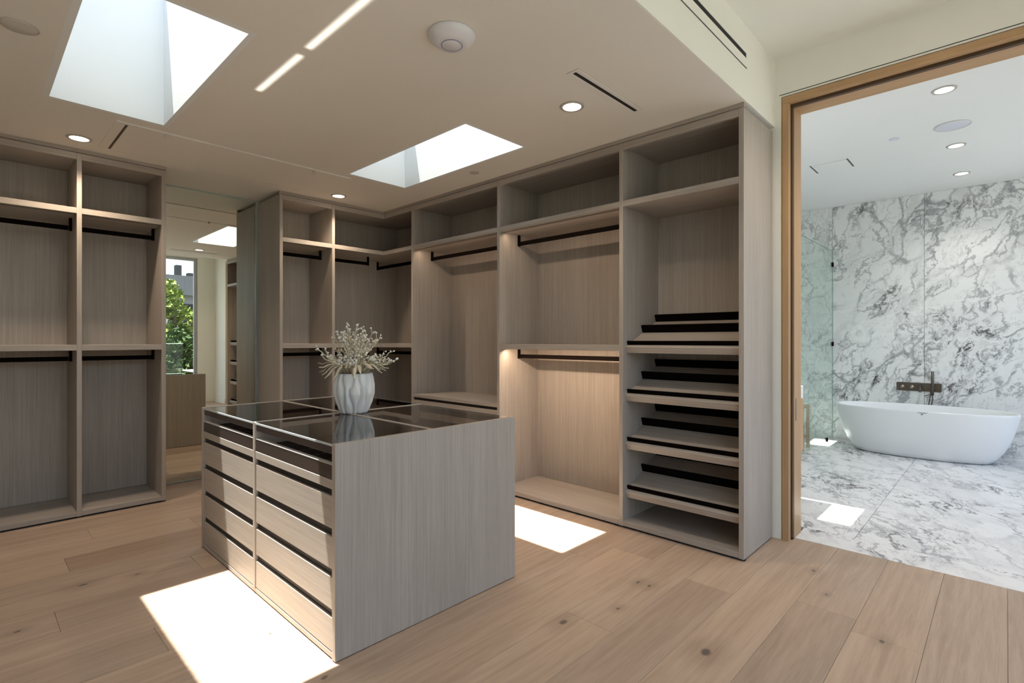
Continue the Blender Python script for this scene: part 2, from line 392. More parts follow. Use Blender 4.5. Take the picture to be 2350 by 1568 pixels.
# ------------------------------------------------------------------ setting: ceilings with their skylights
def slab_with_holes(name, x0, x1, y0, y1, z0, z1, holes, mat):
    xs = sorted({x0, x1, *[h[0] for h in holes], *[h[1] for h in holes]}); ys = sorted({y0, y1, *[h[2] for h in holes], *[h[3] for h in holes]})
    bm = bmesh.new(); V = {}
    def v(i, j, z): return V.setdefault((i, j, z), bm.verts.new((xs[i], ys[j], z))) if (i, j, z) not in V else V[(i, j, z)]
    solid = lambda i, j: 0 <= i < len(xs) - 1 and 0 <= j < len(ys) - 1 and not any(h[0] <= xs[i] < h[1] and h[2] <= ys[j] < h[3] for h in holes)
    for i in range(len(xs) - 1):
        for j in range(len(ys) - 1):
            if not solid(i, j): continue
            bm.faces.new((v(i, j, z0), v(i, j + 1, z0), v(i + 1, j + 1, z0), v(i + 1, j, z0)))
            bm.faces.new((v(i, j, z1), v(i + 1, j, z1), v(i + 1, j + 1, z1), v(i, j + 1, z1)))
            for (di, dj, a, b) in ((-1, 0, (i, j), (i, j + 1)), (1, 0, (i + 1, j + 1), (i + 1, j)), (0, -1, (i + 1, j), (i, j)), (0, 1, (i, j + 1), (i + 1, j + 1))):
                if not solid(i + di, j + dj): bm.faces.new((v(*a, z0), v(*a, z1), v(*b, z1), v(*b, z0)))
    return mesh_obj(name, bm, mat, ((x0 + x1) / 2, (y0 + y1) / 2, z0), kind='structure')
def grow(h, t=.03): return (h[0] - t, h[1] + t, h[2] - t, h[3] + t)
SKY1 = (0.340, 0.908, 2.548, 4.036); SKY2 = (2.266, 2.828, 2.574, 4.064)
slab_with_holes('ceiling', LEFTX, XW, SOFFIT_Y + 0.0125, 5.575, CEIL, CEIL + 0.08, [grow(SKY1), grow(SKY2)], WHITE)
box('ceiling', LEFTX, XW, BACKY, SOFFIT_Y, UPPER, UPPER + 0.1, CREAM, bev=0, kind='structure')
BSK1 = (4.066, 4.60, 1.464, 2.05); BSK2 = (7.13, 7.63, 2.258, 2.585)
slab_with_holes('ceiling', XO, XBATH, -2.0, 3.0, BCEIL, BCEIL + 0.1, [grow(BSK1), grow(BSK2)], BATHP)
def skylight(name, h, zc, depth, t=0.03):
    r = empty(name, ((h[0] + h[1]) / 2, (h[2] + h[3]) / 2, zc), kind='structure')
    z0, z1 = zc + 0.0005, zc + depth
    box('shaft_panel', h[0] - t, h[0], h[2] - t, h[3] + t, z0, z1, SHAFT, r, bev=0); box('shaft_panel', h[1], h[1] + t, h[2] - t, h[3] + t, z0, z1, SHAFT, r, bev=0)
    box('shaft_panel', h[0] + .0003, h[1] - .0003, h[2] - t, h[2], z0, z1, SHAFT, r, bev=0); box('shaft_panel', h[0] + .0003, h[1] - .0003, h[3], h[3] + t, z0, z1, SHAFT, r, bev=0)
    box('pane', h[0] - t, h[1] + t, h[2] - t, h[3] + t, z1 + .001, z1 + .013, GLASS, r, bev=0)
    portal(((h[0] + h[1]) / 2, (h[2] + h[3]) / 2, z1 - 0.01), (0, 0, -1), h[1] - h[0], h[3] - h[2])
    return r
skylight('window_2', SKY1, CEIL, 1.12); skylight('window_3', SKY2, CEIL, 1.12)
skylight('window_5', BSK1, BCEIL, 0.45); skylight('window_6', BSK2, BCEIL, 0.35)

# ------------------------------------------------------------------ setting: big window behind the camera (seen in the mirror)
w1 = empty('window_1', ((WX0 + WX1) / 2, BACKY - .06, 0), kind='structure')
fy0, fy1 = BACKY - .09, BACKY - .03
for xa, xb in ((WX0, WX0 + .06), (WX1 - .06, WX1)): box('frame', xa, xb, fy0, fy1, 0, WZ, STEEL, w1)
for za, zb in ((0, .05), (WZ - .06, WZ)): box('frame', WX0 + .06, WX1 - .06, fy0, fy1, za, zb, STEEL, w1)
mids = [0.40, 1.90]
for mx in mids: box('mullion', mx - .03, mx + .03, fy0, fy1, .05, WZ - .06, STEEL, w1)
ed = [WX0 + .06] + [q for mx in mids for q in (mx - .03, mx + .03)] + [WX1 - .06]
for xa, xb in zip(ed[0::2], ed[1::2]): box('pane', xa, xb, BACKY - .066, BACKY - .054, .05, WZ - .06, GLASS, w1, bev=0)
portal(((WX0 + WX1) / 2, BACKY - .10, WZ / 2), (0, 1, 0), WX1 - WX0, WZ)

# ------------------------------------------------------------------ setting: bathroom shell
box('wall_bathroom_far', XBATH, XBATH + .12, -2.12, 3.12, -.0205, 3.30, BATHP, bev=0, kind='structure')
wb = bpy.data.objects['wall_bathroom_far']
for ya, yb, mt in ((1.7065, 2.98, MS), (0.727, 1.7035, MW), (-0.2525, 0.724, MW), (-1.232, -0.2555, MW), (-1.99, -1.235, MW)):
    box('marble_slab', XBATH - .022, XBATH - .001, ya, yb, 0.001, BCEIL - .001, mt, wb, bev=0.001)
multi('wall_bathroom_left', [(XO, 5.60, 2.10, 2.22, -.0135, 3.30), (5.48, 5.60, 2.22, 3.12, -.0135, 3.30), (5.60, XBATH, 3.0, 3.12, -.0135, 3.30)], BATHP, kind='structure')
BX0, BX1, BZ = 4.3, 7.9, 2.95
multi('wall_bathroom_right', [(XO, BX0, -2.12, -2.0, -.0135, 3.30), (BX1, XBATH, -2.12, -2.0, -.0135, 3.30), (BX0, BX1, -2.12, -2.0, BZ, 3.30)], BATHP, kind='structure')
w4 = empty('window_4', ((BX0 + BX1) / 2, -2.06, 0), kind='structure')
for xa, xb in ((BX0, BX0 + .06), (BX1 - .06, BX1)): box('frame', xa, xb, -2.09, -2.03, 0, BZ, STEEL, w4)
for za, zb in ((0, .05), (BZ - .06, BZ)): box('frame', BX0 + .06, BX1 - .06, -2.09, -2.03, za, zb, STEEL, w4)
box('mullion', 6.07, 6.13, -2.09, -2.03, .05, BZ - .06, STEEL, w4)
for xa, xb in ((BX0 + .06, 6.07), (6.13, BX1 - .06)): box('pane', xa, xb, -2.066, -2.054, .05, BZ - .06, GLASS, w4, bev=0)
portal(((BX0 + BX1) / 2, -2.11, BZ / 2), (0, 1, 0), BX1 - BX0, BZ)

# ------------------------------------------------------------------ setting: pocket-door frame of pale oak
dr = empty('door_1', (3.845, 0.22, 0), kind='structure')
DL, DR = 1.035, -0.575                         # clear opening
box('casing', XW - .006, XW + .04, DL, DL + .040, 0, 2.880, JZ, dr); box('casing', XW - .006, XW + .04, DR - .04, DR, 0, 2.880, JZ, dr)
box('casing', XW - .006, XW + .04, DR - .04, DL + .040, 2.8805, DZ - .006, JY, dr)
box('jamb', XW + .072, XO, DL - .013, DL + .034, 0, 2.868, JZ, dr); box('jamb', XW + .072, XO, DR - .034, DR + .013, 0, 2.868, JZ, dr)
box('jamb', XW + .072, XO, DR - .034, DL + .034, 2.8685, DZ - .006, JY, dr)
SLOT = plain('dark_door_slot', (.085, .048, .024), .6)
box('track_slot', XW + .042, XW + .070, DL - .011, DL + .034, 0.013, 2.8615, SLOT, dr, bev=0); box('track_slot', XW + .042, XW + .070, DR - .034, DR + .011, 0.013, 2.8615, SLOT, dr, bev=0)
box('track_slot', XW + .042, XW + .070, DR - .034, DL + .034, 2.862, DZ - .006, SLOT, dr, bev=0)
box('shadow_reveal', XW - .0015, XW + .0, DR - .05, DL + .058, DZ + .012, DZ + .016, BLACK, dr, bev=0)
box('threshold_stop', XW + .042, XW + .070, DL - .012, DL + .030, 0.001, 0.0125, BLACK, dr, bev=0)
box('latch_plate', XW + .10, XW + .115, DL - .0145, DL - .0132, 0.78, 0.93, GUN, dr, bev=0)

# ------------------------------------------------------------------ wardrobes
T = 0.030
class Run:
    """maps (along the run, depth from the front, height) to the world for one of the two wardrobe runs"""
    def __init__(s, kind): s.k = kind
    def box(s, name, a0, a1, d0, d1, z0, z1, mat, parent, **kw):
        if s.k == 'right': return box(name, XF + d0, XF + d1, a0, a1, z0, z1, mat, parent, **kw)
        return box(name, a0, a1, YF + d0, YF + d1, z0, z1, mat, parent, **kw)
    def along(s): return OY if s.k == 'right' else OX
    def pt(s, a, d, z): return (XF + d, a, z) if s.k == 'right' else (a, YF + d, z)
RR, RL = Run('right'), Run('rear')
DEP = 0.52; SH_T, SH_B = 2.302, 2.260; MID_T, MID_B = 1.285, 1.243
def led(run, a0, a1, d, z, power):
    """warm strip lamp let into the underside of a shelf"""
    l = bpy.data.lights.new('shelf_strip_lamp', 'AREA'); l.shape = 'RECTANGLE'; l.size = a1 - a0 - .06; l.size_y = 0.012
    l.energy = power; l.color = (1.0, 0.74, 0.52)
    o = bpy.data.objects.new('shelf_strip_lamp', l); COL.objects.link(o); o.location = run.pt((a0 + a1) / 2, d, z)
    tgt = Vector((0.35, 0, -1)) if run.k == 'right' else Vector((0, 0.35, -1))
    q = tgt.to_track_quat('-Z', 'Y'); o.rotation_euler = q.to_euler()
    if run.k == 'right': o.rotation_euler = (q @ Vector((0, 0, 0, 1)).to_3d().to_track_quat('Z', 'Y') if False else Matrix([(0, -.9439, -.3303), (1, 0, 0), (0, -.3303, .9439)]).to_4x4().to_euler())
    return o
def rod(run, parent, a0, a1, z, d=0.24):
    """flat dark hanging bar with a dropped bracket at each end"""
    r = run.box('hanging_rod', a0 + .022, a1 - .022, d - .008, d + .008, z - .034, z, BRONZE, parent)
    for a in (a0 + .010, a1 - .010): run.box('bracket', a - .009, a + .009, d - .011, d + .011, z - .037, z + .062, BRONZE, r)
    return r
def carcass(run, name, s0, s1, label, first_panel, last_panel, group='open oak wardrobe units'):
    """s0..s1 outer size along the run; which of its two side panels belong to this unit"""
    r = empty(name, run.pt((s0 + s1) / 2, DEP / 2, 0), label, 'wardrobe', group)
    i0 = s0 + (T if first_panel else 0); i1 = s1 - (T if last_panel else 0)
    if first_panel: run.box('side_panel', s0, s0 + T, 0, DEP, 0.012, 2.708, OZ, r)
    if last_panel: run.box('side_panel', s1 - T, s1, 0, DEP, 0.012, 2.708, OZ, r)
    run.box('back_panel', i0, i1, DEP - .010, DEP, 0.051, 2.682, OZ, r)
    run.box('base_panel', i0, i1, 0.001, DEP, 0.014, 0.050, run.along(), r)
    run.box('top_panel', i0, i1, 0.021, DEP, 2.683, 2.708, run.along(), r)
    run.box('header_rail', i0, i1, 0.001, 0.0205, 2.660, 2.708, run.along(), r)
    run.box('crown_strip', s0, s1, 0.004, 0.030, 2.7125, 2.7395, run.along(), r)
    run.box('light_slot', i0 + .004, i1 - .004, 0.030, 0.042, 2.6815, 2.6828, BLACK, r, bev=0)
    run.box('plinth', s0, s1, 0.016, 0.034, 0.0, 0.0135, BLACK, r, bev=0)
    return r, i0, i1
def shelf(run, r, i0, i1, zt, zb, d1=DEP - .0105, slot=True):
    o = run.box('shelf', i0, i1, 0.001, d1, zb, zt, run.along(), r)
    if slot: run.box('light_slot', i0 + .004, i1 - .004, 0.042, 0.052, zb - .0012, zb - .0001, BLACK, o, bev=0)
    return o

# shoe unit at the near end of the right-hand run
r, i0, i1 = carcass(RR, 'shoe_wardrobe', 1.130, 1.985, 'tall oak shoe unit with four slanted shelves beside the bathroom door', True, True)
shelf(RR, r, i0, i1, SH_T, SH_B, slot=False)
slope = math.atan(0.424); cs, sn = math.cos(slope), math.sin(slope)
for k in range(4):
    z = 1.228 - 0.3415 * k
    x0, zt = 3.224, z + 0.046
    def at(u, w): return (x0 + u * cs - w * sn, zt + u * sn + w * cs)
    L = (XB - .013 - x0) / cs
    sh = prism('slanted_shelf', [at(0.012, 0), at(L, 0), at(L, -.022), at(0.012, -.022)], i0 + .001, i1 - .001, OY, r)
    prism('front_lip', [at(-.004, -.002), at(0, 0.002), at(.0115, 0.002), at(.0115, -.046), at(-.004, -.046)], i0 + .001, i1 - .001, OY, sh)
    for u, hgt in ((0.030, 0.028), (0.258, 0.058), (0.478, 0.056)):
        prism('shoe_rail', [at(u, 0.0005), at(u + .012, 0.0005), at(u + .012, hgt), at(u, hgt)], i0 + .012, i1 - .001, BRONZE, sh)

# double-hanging unit, long-hanging unit with drawers
r, i0, i1 = carcass(RR, 'double_hanging_wardrobe', 1.985, 3.210, 'oak double-hanging unit with a warm-lit lower bay behind the island', False, True)
o = shelf(RR, r, i0, i1, SH_T, SH_B); shelf(RR, r, i0, i1, MID_T, MID_B)
rod(RR, r, i0, i1, 2.200); rod(RR, r, i0, i1, 1.194)
led(RR, i0, i1, .060, SH_B - .008, 1.3); led(RR, i0, i1, .060, MID_B - .008, 5.0)

r, i0, i1 = carcass(RR, 'long_hanging_wardrobe', 3.210, 4.470, 'oak long-hanging unit above drawers, between corner and double-hanging units', False, True)
shelf(RR, r, i0, i1, SH_T, SH_B); rod(RR, r, i0, i1, 2.200)
RR.box('drawer_top', i0, i1, 0.001, DEP - .0105, 0.735, 0.765, OY, r)
led(RR, i0, i1, .060, SH_B - .008, 1.2)
zz = [0.735, 0.497, 0.275, 0.052]
for a, b in zip(zz, zz[1:]):
    dw = RR.box('drawer', i0 + .003, i1 - .003, 0.004, 0.50, b + .002, a - .027, OY, r)
    RR.box('finger_pull', i0 + .003, i1 - .003, 0.014, 0.45, a - .0265, a - .0005, PULL, dw, bev=0)

# corner unit: one leg on the right-hand run, the other on the rear run
cr = empty('corner_wardrobe', (3.40, 5.20, 0), 'dim L-shaped oak corner unit with bent shelves and two short rods', 'wardrobe', 'open oak wardrobe units')
DX0 = 2.615                                    # face of the divider that closes it on the rear run
def ell(name, z0, z1, mat, inset, parent, top=DEP - .0105):
    """L-shaped board following both fronts"""
    fx, fy = XF + inset, YF + inset
    bm = bmesh.new(); P2 = [(DX0, fy), (fx, fy), (fx, 4.470), (XF + top, 4.470), (XF + top, YF + top), (DX0, YF + top)]
    lo = [bm.verts.new((p[0], p[1], z0)) for p in P2]; hi = [bm.verts.new((p[0], p[1], z1)) for p in P2]
    bm.faces.new(lo[::-1]); bm.faces.new(hi)
    for i in range(6): bm.faces.new((lo[i], lo[(i + 1) % 6], hi[(i + 1) % 6], hi[i]))
    bmesh.ops.bevel(bm, geom=bm.edges[:], offset=.001, segments=1, affect='EDGES')
    return mesh_obj(name, bm, mat, ((DX0 + fx) / 2, fy, z0), parent)
ell('shelf', SH_B, SH_T, OX, .001, cr); ell('shelf', MID_B, MID_T, OX, .001, cr)
ell('base_panel', .014, .050, OX, .001, cr); ell('top_panel', 2.683, 2.708, OX, .021, cr)
box('back_panel', DX0, XB - .0105, YB - .010, YB, .051, 2.682, OZ, cr); box('back_panel', XB - .010, XB, 4.470, YB, .051, 2.682, OZ, cr)
box('header_rail', DX0, XF + .0205, YF + .001, YF + .0205, 2.660, 2.708, OX, cr); box('header_rail', XF + .001, XF + .0205, 4.470, YF + .0005, 2.660, 2.708, OY, cr)
box('crown_strip', DX0, XF + .030, YF + .004, YF + .030, 2.7125, 2.7395, OX, cr); box('crown_strip', XF + .004, XF + .030, 4.470, YF + .0035, 2.7125, 2.7395, OY, cr)
box('plinth', DX0, XF + .034, YF + .016, YF + .034, 0, .0135, BLACK, cr, bev=0); box('plinth', XF + .016, XF + .034, 4.470, YF + .0155, 0, .0135, BLACK, cr, bev=0)
for z in (2.200, 1.194):
    rod(RL, cr, DX0, 3.150, z); rod(RR, cr, 4.470, 5.500, z)

# rear run: narrow unit right of the mirror, two units left of it
r, i0, i1 = carcass(RL, 'narrow_wardrobe', 2.056, 2.615, 'narrow oak double-hanging unit directly right of the tall mirror', True, True)
shelf(RL, r, i0, i1, SH_T, SH_B); shelf(RL, r, i0, i1, MID_T, MID_B); rod(RL, r, i0, i1, 2.200); rod(RL, r, i0, i1, 1.194)
r, i0, i1 = carcass(RL, 'narrow_wardrobe', 0.573, 1.137, 'narrow oak double-hanging unit directly left of the tall mirror', True, True)
shelf(RL, r, i0, i1, SH_T, SH_B); shelf(RL, r, i0, i1, MID_T, MID_B); rod(RL, r, i0, i1, 2.200); rod(RL, r, i0, i1, 1.194)
r, i0, i1 = carcass(RL, 'double_hanging_wardrobe', -0.360, 0.573, 'oak double-hanging unit cut off by the left edge of the photo', True, False)
shelf(RL, r, i0, i1, SH_T, SH_B); shelf(RL, r, i0, i1, MID_T, MID_B); rod(RL, r, i0, i1, 2.200); rod(RL, r, i0, i1, 1.194)

# tall mirror between them
mr = box('wall_mirror', 1.1385, 2.0545, 5.552, 5.566, 0.004, 2.737, MIRROR, None, bev=0, label='tall frameless mirror between the two rear wardrobe units, reflecting window and trees', cat='mirror')
EDGE = plain('mirror_glass_edge', (0.42, 0.52, 0.47), 0.15, 0.0)
for nm, a in (('edge_strip', (1.1385, 2.0545, 5.549, 5.5518, 2.7255, 2.737)), ('edge_strip', (1.1385, 2.0545, 5.549, 5.5518, 0.004, 0.012)), ('edge_strip', (2.043, 2.0545, 5.549, 5.5518, 0.0125, 2.725))):
    box(nm, *a, EDGE, mr, bev=0)

# ------------------------------------------------------------------ island
IX0, IX1, IY0, IY1, IH = 1.042, 2.115, 1.985, 3.720, 0.893
isl = empty('dressing_island', ((IX0 + IX1) / 2, (IY0 + IY1) / 2, 0), 'grey oak dressing island with smoked glass top and drawers in the room centre', 'island')
PT = 0.028; YM0, YM1 = 2.838, 2.864; SX0, SX1 = 1.538, 1.562
ISLZ = OZ
box('end_panel', IX0, IX1, IY0, IY0 + PT, 0.004, IH, ISLZ, isl); box('end_panel', IX0, IX1, IY1 - PT, IY1, 0.004, IH, ISLZ, isl)
box('center_panel', IX0, IX1, YM0, YM1, 0.030, IH, ISLZ, isl)
for ya, yb in ((IY0 + PT, YM0), (YM1, IY1 - PT)):
    box('spine_panel', SX0, SX1, ya, yb, 0.030, IH, OZ, isl)
    box('deck_panel', IX0 + .002, SX0, ya, yb, 0.704, 0.742, OY, isl); box('deck_panel', SX1, IX1 - .002, ya, yb, 0.704, 0.742, OY, isl)
box('base_panel', IX0 + .003, IX1 - .003, IY0 + PT, IY1 - PT, 0.006, 0.029, OY, isl)
box('plinth', IX0 + .02, IX1 - .02, IY0 + .02, IY1 - .02, 0.0, 0.0055, BLACK, isl, bev=0)
zt = [0.704, 0.537, 0.369, 0.202, 0.030]
for side in (0, 1):
    for ya, yb in ((IY0 + PT, YM0), (YM1, IY1 - PT)):
        fx = IX0 if side == 0 else IX1; sg = 1 if side == 0 else -1
        bx = lambda nm, d0, d1, a, b, z0, z1, m, p, **k: box(nm, min(fx + sg * d0, fx + sg * d1), max(fx + sg * d0, fx + sg * d1), a, b, z0, z1, m, p, **k)
        for za, zb in zip(zt, zt[1:]):
            dw = bx('drawer', 0.004, 0.480, ya + .003, yb - .003, zb + .003, za - .031, OY, isl)
            bx('finger_pull', 0.016, 0.44, ya + .003, yb - .003, za - .0305, za - .001, PULL, dw, bev=0)
        # glazed top tier: dark rail under the glass, and a felt-lined jewellery tray
        bx('top_rail', 0.008, 0.024, ya, yb, 0.846, 0.8815, DARKWOOD, isl)
        tr = bx('jewellery_tray', 0.026, 0.480, ya + .004, yb - .004, 0.746, 0.756, VELVET, isl)
        bx('tray_front', 0.0035, 0.0255, ya + .004, yb - .004, 0.744, 0.803, DARKWOOD, tr)
        bx('front_edge', 0.003, 0.0265, ya + .004, yb - .004, 0.8035, 0.807, METAL, tr, bev=0)
        L_ = yb - ya
        for q in range(1, 6):
            y_ = ya + L_ * q / 6
            bx('divider', 0.027, 0.478, y_ - .003, y_ + .003, 0.7565, 0.798, DARKWOOD, tr, bev=0)
        for d_ in (0.17, 0.32):
            bx('divider', d_ - .003, d_ + .003, ya + .008, yb - .008, 0.7565, 0.790, DARKWOOD, tr, bev=0)
        # smoked glass pane let into the top
        g0, g1 = (IX0 + .0042, SX0 - .0008) if side == 0 else (SX1 + .0008, IX1 - .0042)
        box('glass_pane', g0, g1, ya + .0008, yb - .0008, 0.8825, 0.8905, TOPGLASS, isl, bev=0)
GE = plain('glass_edge_highlight', (0.55, 0.60, 0.63), 0.12)  # opaque pale edge strip, sun and sky reflection put into its colour
for fx in (IX0, IX1 - .004):
    for ya, yb in ((IY0 + PT + .001, YM0 - .001), (YM1 + .001, IY1 - PT - .001)):
        box('glass_edge', fx, fx + .004, ya, yb, 0.8822, 0.8908, GE, isl, bev=0)
# added narrow lamps imitating sun reflected off the glass edge, one streak per pane
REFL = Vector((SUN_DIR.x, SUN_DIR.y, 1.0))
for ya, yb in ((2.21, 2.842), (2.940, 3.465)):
    l = bpy.data.lights.new('added_glint_lamp', 'AREA'); l.shape = 'RECTANGLE'; l.size = 0.030; l.size_y = yb - ya; l.spread = math.radians(1.2)
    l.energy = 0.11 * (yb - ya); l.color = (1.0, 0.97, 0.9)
    o = bpy.data.objects.new('added_glint_lamp', l); COL.objects.link(o); o.location = (IX0 - .028, (ya + yb) / 2, IH + .004)
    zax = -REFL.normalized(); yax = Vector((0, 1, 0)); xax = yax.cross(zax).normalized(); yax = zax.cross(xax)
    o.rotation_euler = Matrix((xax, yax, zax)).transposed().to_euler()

# ------------------------------------------------------------------ vase and dried flowers on the island
VX, VY, VZ = 1.590, 2.800, 0.8935
def vase():
    bm = bmesh.new(); seg, rows = 224, 30; H = 0.232
    prof = [(0, .078), (.12, .092), (.3, .108), (.5, .119), (.7, .119), (.85, .114), (1.0, .106)]
    def R(t):
        for (a, ra), (b, rb) in zip(prof, prof[1:]):
            if a <= t <= b:
                u = (t - a) / (b - a); u = u * u * (3 - 2 * u) * .5 + u * .5; return ra + (rb - ra) * u
    rings = []
    for j in range(rows + 1):
        t = j / rows; ring = []
        for i in range(seg):
            th = 2 * math.pi * i / seg
            ph = 14 * th + 1.45 * math.cos(7 * th) * math.sin(2 * math.pi * (1.25 * t + .12))
            c = abs(math.sin(ph / 2)) ** 0.62                # sharp creases between round folds
            r = R(t) * (0.72 + 0.28 * c)
            ring.append(bm.verts.new((VX + r * math.cos(th), VY + r * math.sin(th), VZ + H * t)))
        rings.append(ring)
    for j in range(rows, rows - 12, -1):                  # inner wall
        rings.append([bm.verts.new((VX + R(j / rows) * .86 * math.cos(2 * math.pi * i / seg), VY + R(j / rows) * .86 * math.sin(2 * math.pi * i / seg), VZ + H * j / rows)) for i in range(seg)])
    for A, B in zip(rings, rings[1:]):
        for i in range(seg): bm.faces.new((A[i], A[(i + 1) % seg], B[(i + 1) % seg], B[i]))
    bm.faces.new(rings[0][::-1]); bm.faces.new(rings[-1])
    return mesh_obj('vase', bm, VASE, (VX, VY, VZ), None, True, label='white ceramic vase with wavy pleated sides on the island glass', cat='vase')
VASE = plain('chalky_white_ceramic', (0.80, 0.79, 0.775), 0.7)
vase()
STEM = leaf_mat('dried_stem', (0.52, 0.46, 0.31), (0.70, 0.64, 0.48)); BUD = leaf_mat('dried_white_bud', (0.70, 0.67, 0.60), (0.90, 0.88, 0.84))
BLADE = leaf_mat('dried_leaf', (0.58, 0.50, 0.36), (0.76, 0.68, 0.52))
bq = empty('dried_bouquet', (VX, VY, VZ + .05), 'bouquet of dried beige stems with white buds standing in the pleated vase', 'flowers')
rb = random.Random(5)
def stem(az, el, length, forks):
    d = Vector((math.cos(az) * math.cos(el), math.sin(az) * math.cos(el), math.sin(el)))
    base = Vector((VX, VY, VZ + .09)) + Vector((d.x, d.y, 0)) * .03
    mouth = Vector((VX, VY, VZ + .232)) + Vector((d.x, d.y, 0)) * .085 * math.cos(el)
    bm = bmesh.new(); bb = bmesh.new()
    knee = mouth + (d * .55 + Vector((0, 0, .45))) * length * .45
    tip = mouth + d * length
    add_tube(bm, [base, mouth, knee, tip], [.0052, .0056, .0050, .0030], 6)
    for f in range(forks):
        t = 0.42 + 0.58 * f / max(1, forks - 1)
        p = mouth.lerp(knee, min(1, t * 1.4)) if t < .7 else knee.lerp(tip, (t - .7) / .3)
        sd = Vector((rb.uniform(-1, 1), rb.uniform(-1, 1), rb.uniform(0.1, 1.1))).normalized()
        q = p + (d * 1.05 + sd * .72).normalized() * rb.uniform(.026, .052)
        mid_ = p.lerp(q, .5) + Vector((0, 0, .006))
        add_tube(bm, [p, mid_, q], [.0036, .0033, .0024], 5)
        for _ in range(rb.choice((1, 2, 2))):
            add_ball(bb, q + Vector((rb.uniform(-1, 1), rb.uniform(-1, 1), rb.uniform(-.4, 1))) * .009, rb.uniform(.0054, .0082), 1)
        if rb.random() < .55:
            q2 = mid_ + (d * .6 + Vector((rb.uniform(-1, 1), rb.uniform(-1, 1), rb.uniform(0, 1)))).normalized() * .035
            add_tube(bm, [mid_, q2], [.0022, .0016], 4); add_ball(bb, q2, .006, 1)
    s = mesh_obj('flower_stem', bm, STEM, base, bq, True)
    mesh_obj('buds', bb, BUD, base, s, True, kind='stuff')
nst = 30
for i in range(nst):
    az = 2 * math.pi * (i * 0.618034) + rb.uniform(-.2, .2)
    el = math.radians(rb.choice((22, 34, 46, 56, 66, 78)) + rb.uniform(-6, 6))
    stem(az, el, .092 + .156 * math.sin(el) * rb.uniform(.72, 1.05), 8 if el > .6 else 6)
def blade(az, droop, length):
    """long folded dry leaf arching over the rim"""
    h = Vector((math.cos(az), math.sin(az), 0)); s = Vector((-h.y, h.x, 0))
    bm = bmesh.new(); rows = []
    for j in range(7):
        t = j / 6
        c = Vector((VX, VY, VZ + .225)) + h * (.05 + length * t) + Vector((0, 0, .055 * math.sin(math.pi * min(1, t * 1.1)) - droop * t * t))
        w = .016 * math.sin(math.pi * (0.12 + .86 * t)) + .0008
        rows.append([bm.verts.new(c + s * w), bm.verts.new(c + Vector((0, 0, -.005))), bm.verts.new(c - s * w), bm.verts.new(c + Vector((0, 0, .0015)))])
    for A, B in zip(rows, rows[1:]):
        for k in range(4): bm.faces.new((A[k], A[(k + 1) % 4], B[(k + 1) % 4], B[k]))
    bm.faces.new(rows[0][::-1]); bm.faces.new(rows[-1])
    mesh_obj('leaf', bm, BLADE, (VX + h.x * .05, VY + h.y * .05, VZ + .225), bq, True)
for i in range(26): blade(2 * math.pi * i / 26 + rb.uniform(-.15, .15), rb.uniform(-.07, .02), rb.uniform(.12, .175))

# ------------------------------------------------------------------ fittings in the closet ceiling
GREYTRIM = plain('lamp_trim', (.50, .47, .43), .5)
LAMPC = (1.0, 0.80, 0.60)
def downlight(x, y, z, label, group, power, color=LAMPC, trim_r=.074):
    r = empty('downlight', (x, y, z), label, 'ceiling light', group)
    bm = bmesh.new(); add_lathe(bm, [(.054, -.0005), (.056, -.006), (trim_r - .004, -.006), (trim_r, -.0008), (.054, -.0005)], (x, y, z), 36); mesh_obj('trim_ring', bm, GREYTRIM, (x, y, z), r, True)
    lathe('lens', [(0, -.004), (.054, -.004), (.054, -.001), (0, -.001)], (x, y, z), LENS, r, 32)
    l = bpy.data.lights.new('lamp', 'SPOT'); l.energy = power * 2.6; l.color = color; l.spot_size = math.radians(125); l.spot_blend = .8; l.shadow_soft_size = .05
    o = bpy.data.objects.new('lamp', l); COL.objects.link(o); o.parent = r; o.location = (0, 0, -.012)
    return r
DG = 'recessed ceiling downlights'
downlight(.556, 4.722, CEIL, 'lit recessed downlight in front of the rear units left of mirror', DG, 22)
downlight(2.535, 4.760, CEIL, 'lit recessed downlight above the narrow unit right of mirror', DG, 22)
downlight(2.542, 1.912, CEIL, 'lit recessed downlight beside the ceiling air slot, above the right-hand wardrobes', DG, 16)
downlight(3.25, .30, UPPER, 'lit recessed downlight in the raised ceiling before the bathroom door', DG, 20)
def disc(name, x, y, z, rad, label, cat, mat=TRIMW, thick=.008, group=None):
    r = lathe(name, [(0, -thick), (rad * .86, -thick), (rad, -thick * .3), (rad, -.0004), (0, -.0004)], (x, y, z), mat, None, 40, label=label, cat=cat)
    if group: r['group'] = group
    return r
GREYW = plain('grey_white_cover', (0.58, 0.54, 0.50), .5)
a = disc('ceiling_cover', .172, 3.233, CEIL, .066, 'flat round cover in the ceiling left of the large skylight', 'cover', GREYW)
lathe('cover_rim', [(.0665, -.0004), (.0695, -.004), (.0675, -.006), (.0665, -.0004)], (.172, 3.233, CEIL), GREYW, a, 36)
disc('ceiling_cover', 2.972, 3.266, CEIL, .042, 'small flat round cover between the far skylight and right-hand wardrobes', 'cover', GREYW, .005)
ap = lathe('access_point', [(0, -.052), (.045, -.0515), (.048, -.049), (.052, -.0508), (.080, -.041), (.102, -.022), (.110, -.007), (.108, -.0005), (0, -.0005)], (1.560, 1.868, CEIL), PLASTIC, None, 56,
           label='white domed wireless access point with a ring on the closet ceiling', cat='device')
lathe('ring_light', [(.0455, -.0516), (.0478, -.0522), (.0500, -.0514), (.0478, -.0490), (.0455, -.0516)], (1.560, 1.868, CEIL), plain('blue_grey_ring', (.22, .25, .42), .3), ap, 48)
v = empty('air_slot', (2.54, 1.660, CEIL), 'black linear air slot in a white frame on the lower ceiling', 'vent')
